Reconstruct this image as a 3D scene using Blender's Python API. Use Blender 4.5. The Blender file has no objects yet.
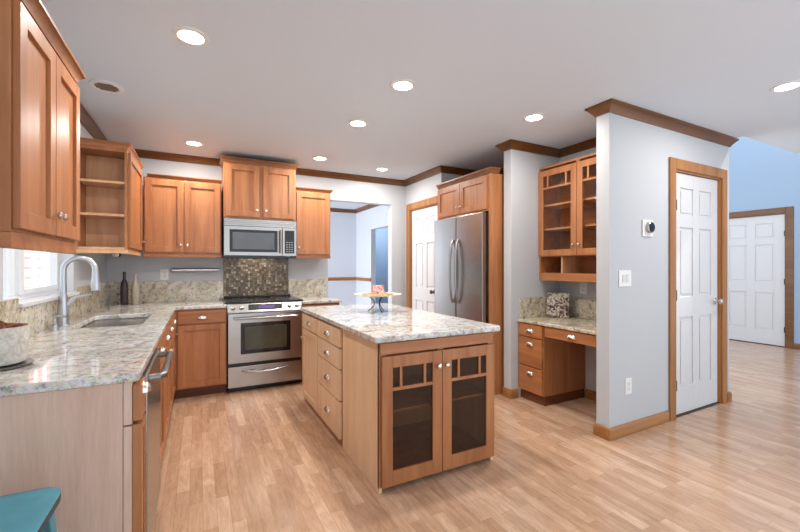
import bpy, bmesh, math, random
from mathutils import Vector, Matrix
random.seed(7)
PI = math.pi
COL = bpy.context.scene.collection
scene = bpy.context.scene

# ------------------------------------------------------------------ camera, sky, exposure
cam_data = bpy.data.cameras.new('camera')
cam_data.sensor_width = 36.0
cam_data.lens = 386.0 / 800.0 * 36.0
cam_data.clip_start = 0.05
cam = bpy.data.objects.new('camera', cam_data)
COL.objects.link(cam)
cam.location = (0, 0, 1.30)
cam.rotation_euler = (math.radians(90), 0, math.radians(-27.6))
scene.camera = cam

world = bpy.data.worlds.new('world')
scene.world = world
world.use_nodes = True
bg = world.node_tree.nodes['Background']
bg.inputs[0].default_value = (0.84, 0.92, 1.0, 1)
bg.inputs[1].default_value = 1.3

sun_data = bpy.data.lights.new('sun', 'SUN')          # high sun from the far side of the house
sun_data.energy = 13.0
sun_data.angle = math.radians(2)
sun_data.color = (1.0, 0.96, 0.90)
sun = bpy.data.objects.new('sun', sun_data)
COL.objects.link(sun)
sun.rotation_euler = Vector((-0.62, 0.05, -0.78)).to_track_quat('-Z', 'Y').to_euler()
sun.location = (6, 0, 12)

def fill_light(name, loc, aim, sx, sy, watts, col):  # area lamps added to brighten the rooms beyond the kitchen
    d = bpy.data.lights.new(name, 'AREA')
    d.shape = 'RECTANGLE'; d.size = sx; d.size_y = sy; d.energy = watts; d.color = col
    o = bpy.data.objects.new(name, d)
    COL.objects.link(o)
    o.location = loc
    o.rotation_euler = Vector(aim).to_track_quat('-Z', 'Y').to_euler()
    return o
fill_light('dining_fill_light', (-0.7, 6.5, 1.4), (1, 0, 0), 2.4, 1.9, 75, (0.90, 0.95, 1.0))  # added lamp that lifts the dark dining room; no window stands there
fill_light('passage_fill_light', (3.7, 7.4, 2.48), (0, 0, -1), 0.4, 0.4, 14, (0.9, 0.95, 1.0))  # added lamp for the passage walls, without any fixture

scene.view_settings.view_transform = 'Standard'
scene.view_settings.look = 'None'
scene.view_settings.gamma = 1
scene.view_settings.use_curve_mapping = False
scene.view_settings.exposure = 0.48
LAMP_W = 10.0

# ------------------------------------------------------------------ materials
def srgb(r, g, b):
    f = lambda c: (c / 255 / 12.92) if c / 255 <= 0.04045 else ((c / 255 + 0.055) / 1.055) ** 2.4
    return (f(r), f(g), f(b), 1)

def new_mat(name):
    m = bpy.data.materials.new(name)
    m.use_nodes = True
    nt = m.node_tree
    return m, nt, nt.nodes['Principled BSDF']

def N(nt, t, **kw):
    n = nt.nodes.new(t)
    for k, v in kw.items():
        setattr(n, k, v)
    return n

def coords(nt, scale=(1, 1, 1), rot=(0, 0, 0), offset_random=False):
    tc = N(nt, 'ShaderNodeTexCoord')
    mp = N(nt, 'ShaderNodeMapping')
    mp.inputs['Scale'].default_value = scale
    mp.inputs['Rotation'].default_value = rot
    if offset_random:
        oi = N(nt, 'ShaderNodeObjectInfo')
        mu = N(nt, 'ShaderNodeMath', operation='MULTIPLY')
        mu.inputs[1].default_value = 37.0
        nt.links.new(oi.outputs['Random'], mu.inputs[0])
        ad = N(nt, 'ShaderNodeVectorMath', operation='ADD')
        nt.links.new(tc.outputs['Object'], ad.inputs[0])
        nt.links.new(mu.outputs[0], ad.inputs[1])
        nt.links.new(ad.outputs[0], mp.inputs['Vector'])
    else:
        nt.links.new(tc.outputs['Object'], mp.inputs['Vector'])
    return mp.outputs['Vector']

def ramp(nt, fac, stops):
    r = N(nt, 'ShaderNodeValToRGB')
    el = r.color_ramp.elements
    while len(el) < len(stops):
        el.new(0.5)
    for e, (p, c) in zip(el, stops):
        e.position = p
        e.color = c
    nt.links.new(fac, r.inputs[0])
    return r.outputs[0]

def noise(nt, vec, scale, detail=4, rough=0.5, dist=0.0):
    n = N(nt, 'ShaderNodeTexNoise')
    n.inputs['Scale'].default_value = scale
    n.inputs['Detail'].default_value = detail
    n.inputs['Roughness'].default_value = rough
    n.inputs['Distortion'].default_value = dist
    nt.links.new(vec, n.inputs['Vector'])
    return n.outputs['Fac']

def mixc(nt, fac, a, b, mode='MIX'):
    m = N(nt, 'ShaderNodeMix', data_type='RGBA', blend_type=mode)
    if isinstance(fac, (int, float)):
        m.inputs[0].default_value = fac
    else:
        nt.links.new(fac, m.inputs[0])
    for i, v in ((6, a), (7, b)):
        if isinstance(v, tuple):
            m.inputs[i].default_value = v
        else:
            nt.links.new(v, m.inputs[i])
    return m.outputs[2]

def bump(nt, bsdf, h, strength, dist=0.01):
    b = N(nt, 'ShaderNodeBump')
    b.inputs['Strength'].default_value = strength
    b.inputs['Distance'].default_value = dist
    nt.links.new(h, b.inputs['Height'])
    nt.links.new(b.outputs[0], bsdf.inputs['Normal'])

def plain(name, col, rough=0.5, metal=0.0, coat=0.0, mottle=0.0, scale=20, emis=0):
    m, nt, b = new_mat(name)
    v = coords(nt)
    nz = noise(nt, v, scale, 3)
    c0 = tuple(x * (1 - mottle) for x in col[:3]) + (1,)
    c1 = tuple(min(1, x * (1 + mottle)) for x in col[:3]) + (1,)
    nt.links.new(ramp(nt, nz, [(0.3, c0), (0.7, c1)]), b.inputs['Base Color'])
    b.inputs['Roughness'].default_value = rough
    b.inputs['Metallic'].default_value = metal
    b.inputs['Coat Weight'].default_value = coat
    if emis:
        b.inputs['Emission Color'].default_value = col
        b.inputs['Emission Strength'].default_value = emis
    return m

def wood(name, dark, mid, light, axis='z', rough=0.4):
    m, nt, b = new_mat(name)
    sc = {'z': (14, 14, 1.0), 'x': (1.0, 14, 14), 'y': (14, 1.0, 14)}[axis]
    v = coords(nt, sc, offset_random=True)
    broad = noise(nt, v, 0.9, 3, 0.5, 0.6)
    fine = noise(nt, v, 9.0, 5, 0.65, 0.2)
    c = ramp(nt, broad, [(0.25, dark), (0.5, mid), (0.78, light)])
    f = ramp(nt, fine, [(0.3, (0.86, 0.84, 0.82, 1)), (0.65, (1, 1, 1, 1))])
    c2 = mixc(nt, 1.0, c, f, 'MULTIPLY')
    nt.links.new(c2, b.inputs['Base Color'])
    b.inputs['Roughness'].default_value = rough
    b.inputs['Coat Weight'].default_value = 0.12
    b.inputs['Coat Roughness'].default_value = 0.3
    bump(nt, b, fine, 0.06, 0.003)
    return m

WD, WM, WL = srgb(150, 89, 49), srgb(172, 111, 67), srgb(190, 130, 86)
M = {}
M['wood'] = wood('cherry_wood_upright_grain', WD, WM, WL, 'z')
M['wood_x'] = wood('cherry_wood_grain_across', WD, WM, WL, 'x')
M['wood_y'] = wood('cherry_wood_grain_along', WD, WM, WL, 'y')
M['wood_pale'] = wood('pale_shelf_and_lit_back_wood', srgb(196, 140, 96), srgb(214, 164, 122), srgb(226, 182, 142), 'z', 0.4)
M['trim'] = wood('stained_trim_wood', srgb(90, 54, 22), srgb(110, 68, 30), srgb(126, 80, 38), 'x', 0.35)
M['trim_y'] = wood('stained_trim_wood_along', srgb(90, 54, 22), srgb(110, 68, 30), srgb(126, 80, 38), 'y', 0.35)
M['crown_brown'] = wood('cabinet_crown_wood', srgb(116, 70, 34), srgb(138, 86, 46), srgb(154, 100, 56), 'x', 0.4)
M['casing'] = wood('oak_casing_wood', srgb(142, 92, 44), srgb(162, 108, 56), srgb(178, 124, 70), 'z', 0.35)
M['casing_x'] = wood('oak_casing_wood_across', srgb(142, 92, 44), srgb(162, 108, 56), srgb(178, 124, 70), 'x', 0.35)
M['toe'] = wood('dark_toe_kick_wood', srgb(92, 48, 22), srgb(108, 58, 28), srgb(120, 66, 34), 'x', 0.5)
M['washed_panel'] = wood('washed_out_panel_wood', srgb(206, 172, 152), srgb(214, 184, 166), srgb(220, 192, 176), 'z', 0.45)  # end panel wood paled: its washed-out look in bright light is painted in
M['island_wood_lit'] = wood('window_lit_island_wood', srgb(228, 190, 148), srgb(236, 202, 164), srgb(242, 213, 179), 'z', 0.4)  # paler cabinet wood; window light on the island's sides is put into the colour

def granite(name, base, pale, brown, dark, rough=0.05, vein=0.55):
    m, nt, b = new_mat(name)
    v = coords(nt)
    big = noise(nt, v, 7.0, 5, 0.6, 1.2)
    c = ramp(nt, big, [(0.3, brown), (0.45, base), (0.62, pale), (0.8, base)])
    sp = N(nt, 'ShaderNodeTexVoronoi')
    sp.inputs['Scale'].default_value = 75
    nt.links.new(v, sp.inputs['Vector'])
    n2 = noise(nt, v, 34, 4, 0.7)
    speck = ramp(nt, n2, [(0.39, (0, 0, 0, 1)), (0.46, (1, 1, 1, 1))])
    c = mixc(nt, speck, mixc(nt, vein, c, dark), c)
    vn = noise(nt, v, 11.0, 6, 0.65, 2.2)
    vm = ramp(nt, vn, [(0.455, (0, 0, 0, 1)), (0.485, (0.36, 0.36, 0.36, 1)), (0.515, (0, 0, 0, 1))])
    c = mixc(nt, vm, c, dark)
    n3 = noise(nt, v, 60, 3, 0.6)
    sp2 = ramp(nt, n3, [(0.60, (0, 0, 0, 1)), (0.68, (1, 1, 1, 1))])
    c = mixc(nt, sp2, c, pale)
    c = mixc(nt, 0.25, c, sp.outputs['Color'], 'SOFT_LIGHT')
    nt.links.new(c, b.inputs['Base Color'])
    b.inputs['Roughness'].default_value = rough
    b.inputs['Specular IOR Level'].default_value = 0.75
    return m
M['granite'] = granite('pale_granite', srgb(198, 194, 186), srgb(222, 220, 216), srgb(150, 138, 122), srgb(70, 66, 64))
M['granite_splash'] = granite('tan_granite', srgb(190, 178, 154), srgb(212, 204, 186), srgb(146, 126, 94), srgb(72, 64, 54), 0.12, 0.65)

def floor_mat():
    m, nt, b = new_mat('light_oak_strip_laminate')
    v = coords(nt, (1, 1, 1), (0, 0, PI / 2))
    br = N(nt, 'ShaderNodeTexBrick')
    br.offset = 0.37
    br.offset_frequency = 2
    br.squash = 1.0
    br.inputs['Scale'].default_value = 1.0
    br.inputs['Brick Width'].default_value = 0.42
    br.inputs['Row Height'].default_value = 0.066
    br.inputs['Mortar Size'].default_value = 0.0009
    br.inputs['Mortar Smooth'].default_value = 0.3
    br.inputs['Bias'].default_value = 0.0
    br.inputs['Color1'].default_value = (0, 0, 0, 1)
    br.inputs['Color2'].default_value = (1, 1, 1, 1)
    br.inputs['Mortar'].default_value = (0.35, 0.35, 0.35, 1)
    nt.links.new(v, br.inputs['Vector'])
    tone = ramp(nt, br.outputs['Color'], [(0.0, srgb(186, 149, 121)), (0.35, srgb(194, 158, 130)), (0.7, srgb(203, 168, 140)), (1.0, srgb(211, 178, 151))])
    v2 = coords(nt, (22, 1.6, 1))
    g = noise(nt, v2, 2.2, 6, 0.65, 0.4)
    gr = ramp(nt, g, [(0.3, (0.80, 0.76, 0.72, 1)), (0.6, (1, 1, 1, 1))])
    v3 = coords(nt, (11, 2.4, 1), (0, 0, 0.12))
    g2 = noise(nt, v3, 1.6, 5, 0.7, 1.6)
    gr2 = ramp(nt, g2, [(0.34, (0.80, 0.74, 0.68, 1)), (0.5, (0.97, 0.95, 0.93, 1)), (0.66, (1.10, 1.10, 1.10, 1))])
    c = mixc(nt, 0.8, tone, gr, 'MULTIPLY')
    c = mixc(nt, 0.85, c, gr2, 'MULTIPLY')
    c = mixc(nt, br.outputs['Fac'], c, srgb(160, 116, 82))
    nt.links.new(c, b.inputs['Base Color'])
    rr = ramp(nt, g, [(0.2, (0.24, 0.24, 0.24, 1)), (0.8, (0.16, 0.16, 0.16, 1))])
    nt.links.new(rr, b.inputs['Roughness'])
    b.inputs['Specular IOR Level'].default_value = 0.8
    return m
M['floor'] = floor_mat()

def paint(name, col, rough=0.6, sc=90, st=0.12):
    m, nt, b = new_mat(name)
    v = coords(nt)
    n = noise(nt, v, sc, 4, 0.6)
    c0 = tuple(x * 0.985 for x in col[:3]) + (1,)
    nt.links.new(ramp(nt, n, [(0.3, c0), (0.7, col)]), b.inputs['Base Color'])
    b.inputs['Roughness'].default_value = rough
    bump(nt, b, n, st, 0.004)
    return m
M['wall'] = paint('pale_grey_wall_paint', srgb(187, 190, 194))
M['ceiling'] = paint('textured_ceiling_paint', srgb(216, 225, 236), 0.7, 45, 0.25)
M['wall_blue'] = paint('pale_blue_wall_paint', srgb(150, 172, 196))
M['wall_dining'] = paint('cool_white_wall_paint', srgb(206, 212, 222))
M['white'] = plain('white_painted_wood', srgb(208, 209, 212), 0.5, mottle=0.01)
M['plastic'] = plain('white_plastic', srgb(228, 228, 226), 0.3, mottle=0.01)
M['vinyl'] = plain('white_window_vinyl', srgb(228, 232, 236), 0.3, mottle=0.01)

def brushed(name, col, rough, axis_scale=(1, 1, 60)):
    m, nt, b = new_mat(name)
    v = coords(nt, axis_scale)
    n = noise(nt, v, 6, 4, 0.6)
    c0 = tuple(x * 0.9 for x in col[:3]) + (1,)
    nt.links.new(ramp(nt, n, [(0.3, c0), (0.7, col)]), b.inputs['Base Color'])
    b.inputs['Metallic'].default_value = 1.0
    b.inputs['Roughness'].default_value = rough
    return m
M['steel'] = brushed('brushed_stainless_steel', srgb(176, 173, 170), 0.26)
M['steel_dark'] = brushed('dark_stainless_steel', srgb(140, 138, 138), 0.3)
M['nickel'] = brushed('satin_nickel', srgb(222, 216, 208), 0.22)
M['chrome'] = brushed('brushed_chrome', srgb(196, 199, 204), 0.3)
M['black'] = plain('black_enamel', srgb(22, 20, 20), 0.2, mottle=0.1)
M['blackglass'] = plain('dark_oven_glass', srgb(20, 19, 18), 0.05, mottle=0.1)
M['mwglass'] = plain('grey_microwave_window', srgb(88, 92, 98), 0.12, mottle=0.05)
M['ovenglass'] = plain('smoky_oven_window', srgb(64, 62, 48), 0.08, mottle=0.2, scale=4)
M['bronze'] = plain('dark_bronze_metal', srgb(70, 56, 44), 0.35, 0.8, mottle=0.05)
M['purple'] = plain('purple_display', srgb(70, 22, 110), 0.4, mottle=0.3, scale=30, emis=0.6)
M['panelblack'] = plain('matt_black_panel', srgb(22, 20, 24), 0.45, mottle=0.1)
M['lens'] = plain('ceiling_light_lens', (1.0, 0.93, 0.82, 1), 0.5, emis=12)
M['teal'] = plain('teal_painted_metal', srgb(76, 146, 164), 0.4, mottle=0.1, scale=12)
M['teal_dark'] = plain('dark_metal_rim', srgb(40, 62, 70), 0.4, mottle=0.2, scale=30)  # dark blue-grey tone for the strip around the seat edge
M['bottle_dark'] = plain('dark_bottle', srgb(58, 44, 46), 0.2, mottle=0.05)
M['bottle_cream'] = plain('cream_bottle', srgb(188, 180, 160), 0.25, mottle=0.05)
M['cracker'] = plain('cracker_bake', srgb(196, 160, 116), 0.7, mottle=0.15, scale=60)
M['cream'] = plain('cream_glazed_plate', srgb(226, 212, 190), 0.35, mottle=0.05)
M['siding_trim'] = plain('outdoor_white_board', srgb(225, 225, 230), 0.6, mottle=0.02)

def glass(name, tint=(1, 1, 1, 1), rough=0.0, refl=0.12):
    # thin pane: mostly transparent, with a mirror reflection
    m, nt, b = new_mat(name)
    out = nt.nodes['Material Output']
    tr = N(nt, 'ShaderNodeBsdfTransparent'); tr.inputs[0].default_value = tint
    gl = N(nt, 'ShaderNodeBsdfGlossy'); gl.inputs['Roughness'].default_value = rough
    lw = N(nt, 'ShaderNodeLayerWeight'); lw.inputs['Blend'].default_value = 0.5
    pw = N(nt, 'ShaderNodeMath', operation='POWER'); pw.inputs[1].default_value = 4.0
    nt.links.new(lw.outputs['Facing'], pw.inputs[0])
    ma = N(nt, 'ShaderNodeMath', operation='MULTIPLY_ADD'); ma.inputs[1].default_value = 0.5; ma.inputs[2].default_value = refl * 0.25
    nt.links.new(pw.outputs[0], ma.inputs[0])
    mx = N(nt, 'ShaderNodeMixShader')
    nt.links.new(ma.outputs[0], mx.inputs[0])
    nt.links.new(tr.outputs[0], mx.inputs[1])
    nt.links.new(gl.outputs[0], mx.inputs[2])
    nt.links.new(mx.outputs[0], out.inputs['Surface'])
    return m
M['glass'] = glass('clear_glass', (0.98, 0.985, 0.985, 1))
M['glass_smoke'] = glass('seeded_cabinet_glass', (0.90, 0.87, 0.82, 1), 0.05)
M['glass_island'] = glass('dark_cabinet_glass', (0.68, 0.60, 0.50, 1), 0.05)

def mosaic():
    m, nt, b = new_mat('bronze_mosaic_tile')
    v = coords(nt, (1, 1, 1), (PI / 2, 0, 0))
    br = N(nt, 'ShaderNodeTexBrick')
    br.offset = 0.0
    br.inputs['Scale'].default_value = 1.0
    br.inputs['Brick Width'].default_value = 0.026
    br.inputs['Row Height'].default_value = 0.026
    br.inputs['Mortar Size'].default_value = 0.0016
    br.inputs['Color1'].default_value = (0, 0, 0, 1)
    br.inputs['Color2'].default_value = (1, 1, 1, 1)
    br.inputs['Mortar'].default_value = (0.1, 0.1, 0.1, 1)
    nt.links.new(v, br.inputs['Vector'])
    c = ramp(nt, br.outputs['Color'], [(0, srgb(62, 52, 42)), (0.4, srgb(92, 78, 62)), (0.8, srgb(120, 104, 82)), (1, srgb(168, 150, 124))])
    nt.links.new(c, b.inputs['Base Color'])
    b.inputs['Roughness'].default_value = 0.22
    b.inputs['Metallic'].default_value = 0.35
    bump(nt, b, br.outputs['Fac'], -0.4, 0.002)
    return m
M['mosaic'] = mosaic()

def cover(name, stops, scale):
    m, nt, b = new_mat(name)
    v = coords(nt)
    n = noise(nt, v, scale, 5, 0.7, 1.5)
    nt.links.new(ramp(nt, n, stops), b.inputs['Base Color'])
    b.inputs['Roughness'].default_value = 0.3
    return m
M['cover'] = cover('mottled_book_cover', [(0.42, srgb(34, 28, 26)), (0.49, srgb(112, 82, 58)), (0.54, srgb(206, 200, 188)), (0.66, srgb(120, 122, 110))], 17)
M['redpack'] = cover('red_and_white_wrapper', [(0.45, srgb(196, 52, 50)), (0.53, srgb(232, 220, 214)), (0.65, srgb(206, 92, 84))], 40)
M['potpourri'] = cover('dried_petals', [(0.35, srgb(84, 32, 20)), (0.5, srgb(142, 74, 44)), (0.65, srgb(196, 150, 108))], 50)
M['bowl'] = cover('pale_mottled_glaze', [(0.3, srgb(170, 160, 146)), (0.55, srgb(206, 202, 194)), (0.7, srgb(222, 220, 216))], 30)
M['paper'] = plain('paper_pages', srgb(226, 220, 206), 0.7, mottle=0.03)

def brickwall():
    m, nt, b = new_mat('pink_brown_neighbour_siding')
    v = coords(nt, (1, 1, 1), (0, PI / 2, PI / 2))
    w = N(nt, 'ShaderNodeTexWave', wave_type='BANDS', bands_direction='Z')
    w.inputs['Scale'].default_value = 1.2
    tc = coords(nt)
    nt.links.new(tc, w.inputs['Vector'])
    nt.links.new(ramp(nt, w.outputs['Fac'], [(0.0, srgb(150, 110, 108)), (0.2, srgb(186, 146, 142))]), b.inputs['Base Color'])
    b.inputs['Roughness'].default_value = 0.8
    return m
M['siding'] = brickwall()
M['grass'] = plain('outdoor_gravel', srgb(150, 150, 140), 0.9, mottle=0.2, scale=8)

# ------------------------------------------------------------------ mesh helpers
ROOT = {}          # object name -> world location of its root

class MB:
    def __init__(self):
        self.bm = bmesh.new()
        self.bevelled = False

    def box(self, x0, x1, y0, y1, z0, z1, bev=0.0):
        x0, x1 = min(x0, x1), max(x0, x1)
        y0, y1 = min(y0, y1), max(y0, y1)
        z0, z1 = min(z0, z1), max(z0, z1)
        r = bmesh.ops.create_cube(self.bm, size=1.0)
        vs = r['verts']
        for v in vs:
            v.co = Vector(((x0 + x1) / 2 + v.co.x * (x1 - x0), (y0 + y1) / 2 + v.co.y * (y1 - y0), (z0 + z1) / 2 + v.co.z * (z1 - z0)))
        if bev > 0:
            self.bevelled = True
            es = list({e for v in vs for e in v.link_edges})
            bmesh.ops.bevel(self.bm, geom=es, offset=min(bev, 0.45 * min(x1 - x0, y1 - y0, z1 - z0)), segments=2, affect='EDGES', profile=0.5)
        return self

    def fbox(self, fr, a0, a1, d0, d1, z0, z1, bev=0.0):
        p, q = fr(a0, d0), fr(a1, d1)
        return self.box(p[0], q[0], p[1], q[1], z0, z1, bev)

    def ring(self, pts):
        return [self.bm.verts.new(p) for p in pts]

    def loft(self, rings, close=True, cap=True):
        R = [self.ring(r) for r in rings]
        n = len(R[0])
        for a, b in zip(R[:-1], R[1:]):
            for i in range(n if close else n - 1):
                j = (i + 1) % n
                self.bm.faces.new((a[i], a[j], b[j], b[i]))
        if cap:
            self.bm.faces.new(R[0][::-1])
            self.bm.faces.new(R[-1])
        return self

    def lathe(self, profile, c=(0, 0, 0), axis=(0, 0, 1), seg=24, cap=True):
        ax = Vector(axis).normalized()
        q = Vector((0, 0, 1)).rotation_difference(ax)
        rings = []
        for r, h in profile:
            rings.append([Vector(c) + q @ Vector((max(r, 1e-4) * math.cos(2 * PI * i / seg), max(r, 1e-4) * math.sin(2 * PI * i / seg), h)) for i in range(seg)])
        return self.loft(rings, True, cap)

    def tube(self, pts, r, seg=10, cap=True):
        pts = [Vector(p) for p in pts]
        rr = r if isinstance(r, (list, tuple)) else [r] * len(pts)
        up = Vector((0.123, 0.31, 1)).normalized()
        rings = []
        prev = None
        for i, p in enumerate(pts):
            t = (pts[min(i + 1, len(pts) - 1)] - pts[max(i - 1, 0)]).normalized()
            if prev is None:
                a = t.cross(up).normalized()
            else:
                a = (prev - t * prev.dot(t)).normalized()
            prev = a
            b = t.cross(a)
            rings.append([p + rr[i] * (a * math.cos(2 * PI * k / seg) + b * math.sin(2 * PI * k / seg)) for k in range(seg)])
        return self.loft(rings, True, cap)

    def sweep(self, path, prof, side=1):
        """profile (out, z) swept along an xy path with mitred corners; side=1: outward is to the right of travel"""
        P = [Vector((p[0], p[1])) for p in path]
        rings = []
        nrm = []
        for a, b in zip(P[:-1], P[1:]):
            d = (b - a).normalized()
            nrm.append(Vector((d.y, -d.x)) * side)
        for i, p in enumerate(P):
            if i == 0:
                m = nrm[0]
            elif i == len(P) - 1:
                m = nrm[-1]
            else:
                s = nrm[i - 1] + nrm[i]
                m = s / max(1e-6, (1 + nrm[i - 1].dot(nrm[i])))
            rings.append([Vector((p.x + m.x * o, p.y + m.y * o, z)) for o, z in prof])
        return self.loft(rings, True, True)

    def prism(self, poly, z0, z1):
        return self.loft([[Vector((x, y, z0)) for x, y in poly], [Vector((x, y, z1)) for x, y in poly]])

    def ball(self, c, r, sc=(1, 1, 1), u=16, v=10):
        res = bmesh.ops.create_uvsphere(self.bm, u_segments=u, v_segments=v, radius=r)
        for vt in res['verts']:
            vt.co = Vector((vt.co.x * sc[0] + c[0], vt.co.y * sc[1] + c[1], vt.co.z * sc[2] + c[2]))
        return self

    def cup(self, fr, a, z, w=0.045, h=0.036, d=0.026):
        """bin pull: a quarter shell"""
        nt_, np_ = 14, 6
        rings = []
        for i in range(nt_ + 1):
            th = PI * i / nt_
            s_ = math.sin(th) ** 0.6 if 0 < i < nt_ else 0.02
            row = []
            for k in range(np_ + 1):
                ph = PI / 2 * k / np_
                x, y = fr(a + w * math.cos(th), d * s_ * math.sin(ph))
                row.append(Vector((x, y, z + h * s_ * math.cos(ph) - h * 0.4)))
            x, y = fr(a + w * math.cos(th), 0)
            row.append(Vector((x, y, z - h * 0.4)))
            rings.append(row)
        return self.loft(rings)

    def build(self, name, mat, parent=None, smooth=True):
        bmesh.ops.recalc_face_normals(self.bm, faces=self.bm.faces)
        me = bpy.data.meshes.new(name)
        off = ROOT.get(parent.name, Vector((0, 0, 0))) if parent else None
        if off is None:
            xs = [v.co for v in self.bm.verts]
            lo = Vector([min(c[i] for c in xs) for i in range(3)])
            hi = Vector([max(c[i] for c in xs) for i in range(3)])
            off = Vector(((lo.x + hi.x) / 2, (lo.y + hi.y) / 2, lo.z))
        bmesh.ops.translate(self.bm, verts=self.bm.verts, vec=-off)
        self.bm.to_mesh(me)
        self.bm.free()
        o = bpy.data.objects.new(name, me)
        COL.objects.link(o)
        if parent:
            o.parent = parent
        else:
            o.location = off
        ROOT[o.name] = off
        me.materials.append(mat if not isinstance(mat, str) else M[mat])
        if smooth:
            for p in me.polygons:
                p.use_smooth = True
            try:
                me.set_sharp_from_angle(angle=math.radians(38))
            except Exception:
                pass
            if self.bevelled:
                wn = o.modifiers.new('weighted_normal', 'WEIGHTED_NORMAL')
                wn.keep_sharp = True
                wn.weight = 100
        return o

def tag(o, label=None, cat=None, group=None, kind=None):
    if label: o['label'] = label
    if cat: o['category'] = cat
    if group: o['group'] = group
    if kind: o['kind'] = kind
    return o

def thing(name, label, cat, loc, group=None, kind=None):
    o = bpy.data.objects.new(name, None)
    o.empty_display_size = 0.1
    COL.objects.link(o)
    o.location = loc
    ROOT[o.name] = Vector(loc)
    return tag(o, label, cat, group, kind)

def struct(name, label, mat, mb, cat=None):
    return tag(mb.build(name, mat), label, cat or name.split('_')[0], kind='structure')

# frames: (a, d) -> world xy ; a = along the front, d = outwards from the front plane
def face_mY(y):  return lambda a, d: (a, y - d)        # faces the camera
def face_pX(x):  return lambda a, d: (x + d, a)        # faces +x
def face_mX(x):  return lambda a, d: (x - d, a)        # faces -x

def axis_dir(fr):
    p, q = Vector(fr(0, 0)), Vector(fr(0, 1))
    d = q - p
    return (d.x, d.y, 0)

def knob(fr, a, d, z, parent, mat='nickel', r=0.014):
    x, y = fr(a, d)
    return MB().lathe([(0.005, 0), (0.005, 0.010), (r, 0.016), (r * 1.05, 0.021), (r * 0.75, 0.026), (0.001, 0.028)], (x, y, z), axis_dir(fr), 16).build('knob', mat, parent)

def cup_pull(fr, a, d, z, parent, w=0.045):
    f2 = lambda aa, dd: fr(aa, d + dd)
    return MB().cup(f2, a, z, w).build('cup_pull', 'nickel', parent)

def shaker(fr, a0, a1, z0, z1, parent, d0=0.0, th=0.02, st=0.055, mat='wood', name='door', rec=0.013):
    m = MB()
    m.fbox(fr, a0, a0 + st, d0, d0 + th, z0, z1, 0.0025)
    m.fbox(fr, a1 - st, a1, d0, d0 + th, z0, z1, 0.0025)
    m.fbox(fr, a0 + st, a1 - st, d0, d0 + th, z0, z0 + st, 0.0025)
    m.fbox(fr, a0 + st, a1 - st, d0, d0 + th, z1 - st, z1, 0.0025)
    m.fbox(fr, a0 + st - 0.004, a1 - st + 0.004, d0 + 0.002, d0 + th - rec, z0 + st - 0.004, z1 - st + 0.004)
    return m.build(name, mat, parent)

def drawer_front(fr, a0, a1, z0, z1, parent, d0=0.0, th=0.02, mat='wood', pull=True, pw=0.045, pz=None):
    d = MB().fbox(fr, a0, a1, d0, d0 + th, z0, z1, 0.004).build('drawer', mat, parent)
    if pull:
        cup_pull(fr, (a0 + a1) / 2, d0 + th, (z0 + z1) / 2 if pz is None else pz, d, pw)
    return d

def glass_door(fr, a0, a1, z0, z1, parent, gmat, d0=0.0, th=0.02, st=0.055, row=0.15, bs=0.055, mat='wood', sidew=0.20):
    """mission door: a row of three small lights over one tall pane"""
    m = MB()
    m.fbox(fr, a0, a0 + st, d0, d0 + th, z0, z1, 0.0025)
    m.fbox(fr, a1 - st, a1, d0, d0 + th, z0, z1, 0.0025)
    m.fbox(fr, a0 + st, a1 - st, d0, d0 + th, z0, z0 + bs, 0.0025)
    m.fbox(fr, a0 + st, a1 - st, d0, d0 + th, z1 - st, z1, 0.0025)
    zr = z1 - st - row
    m.fbox(fr, a0 + st, a1 - st, d0 + 0.003, d0 + th - 0.001, zr, zr + 0.02, 0.002)
    w = a1 - a0 - 2 * st
    for k in (sidew, 1 - sidew):
        ac = a0 + st + w * k
        m.fbox(fr, ac - 0.009, ac + 0.009, d0 + 0.003, d0 + th - 0.001, zr + 0.02, z1 - st, 0.002)
    d = m.build('door', mat, parent)
    MB().fbox(fr, a0 + st - 0.004, a1 - st + 0.004, d0 + 0.006, d0 + 0.010, z0 + bs - 0.004, z1 - st + 0.004).build('glass_pane', gmat, d)
    return d

CROWN = [(0.0, 2.447), (0.010, 2.447), (0.015, 2.460), (0.038, 2.488), (0.047, 2.499), (0.058, 2.505), (0.058, 2.5195), (0.0, 2.5195)]
def cab_crown(z, h=0.045, o=0.035):
    return [(0.0, z), (0.006, z), (0.010, z + h * 0.25), (o * 0.75, z + h * 0.65), (o, z + h * 0.75), (o, z + h), (-0.02, z + h), (-0.02, z)]

# ------------------------------------------------------------------ the setting
XL, YB, ZC = -0.835, 4.90, 2.52          # left wall, back wall, ceiling
XR = 2.65                                # right wall with the white door
XS, YD = 2.72, 1.83                      # end and face of the short wall with the closet door
XE = 4.54
XN = 3.40                                # back of desk nook and fridge recess
YN = 2.85                                # left side of the nook
XF = 8.30                                # foyer wall
YBACK = -0.9

struct('floor', 'light oak strip laminate floor running through the kitchen', 'floor', MB().box(XL, XF + 0.5, YBACK, 8.2, -0.06, 0))
c = MB()
c.box(XL - 0.12, XE, YBACK, 8.2, ZC, ZC + 0.3)
c.box(XE, 9.5, YBACK, 1.72, ZC, ZC + 0.3)
struct('ceiling', 'pale grey textured flat ceiling with recessed lights', 'ceiling', c)

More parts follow.
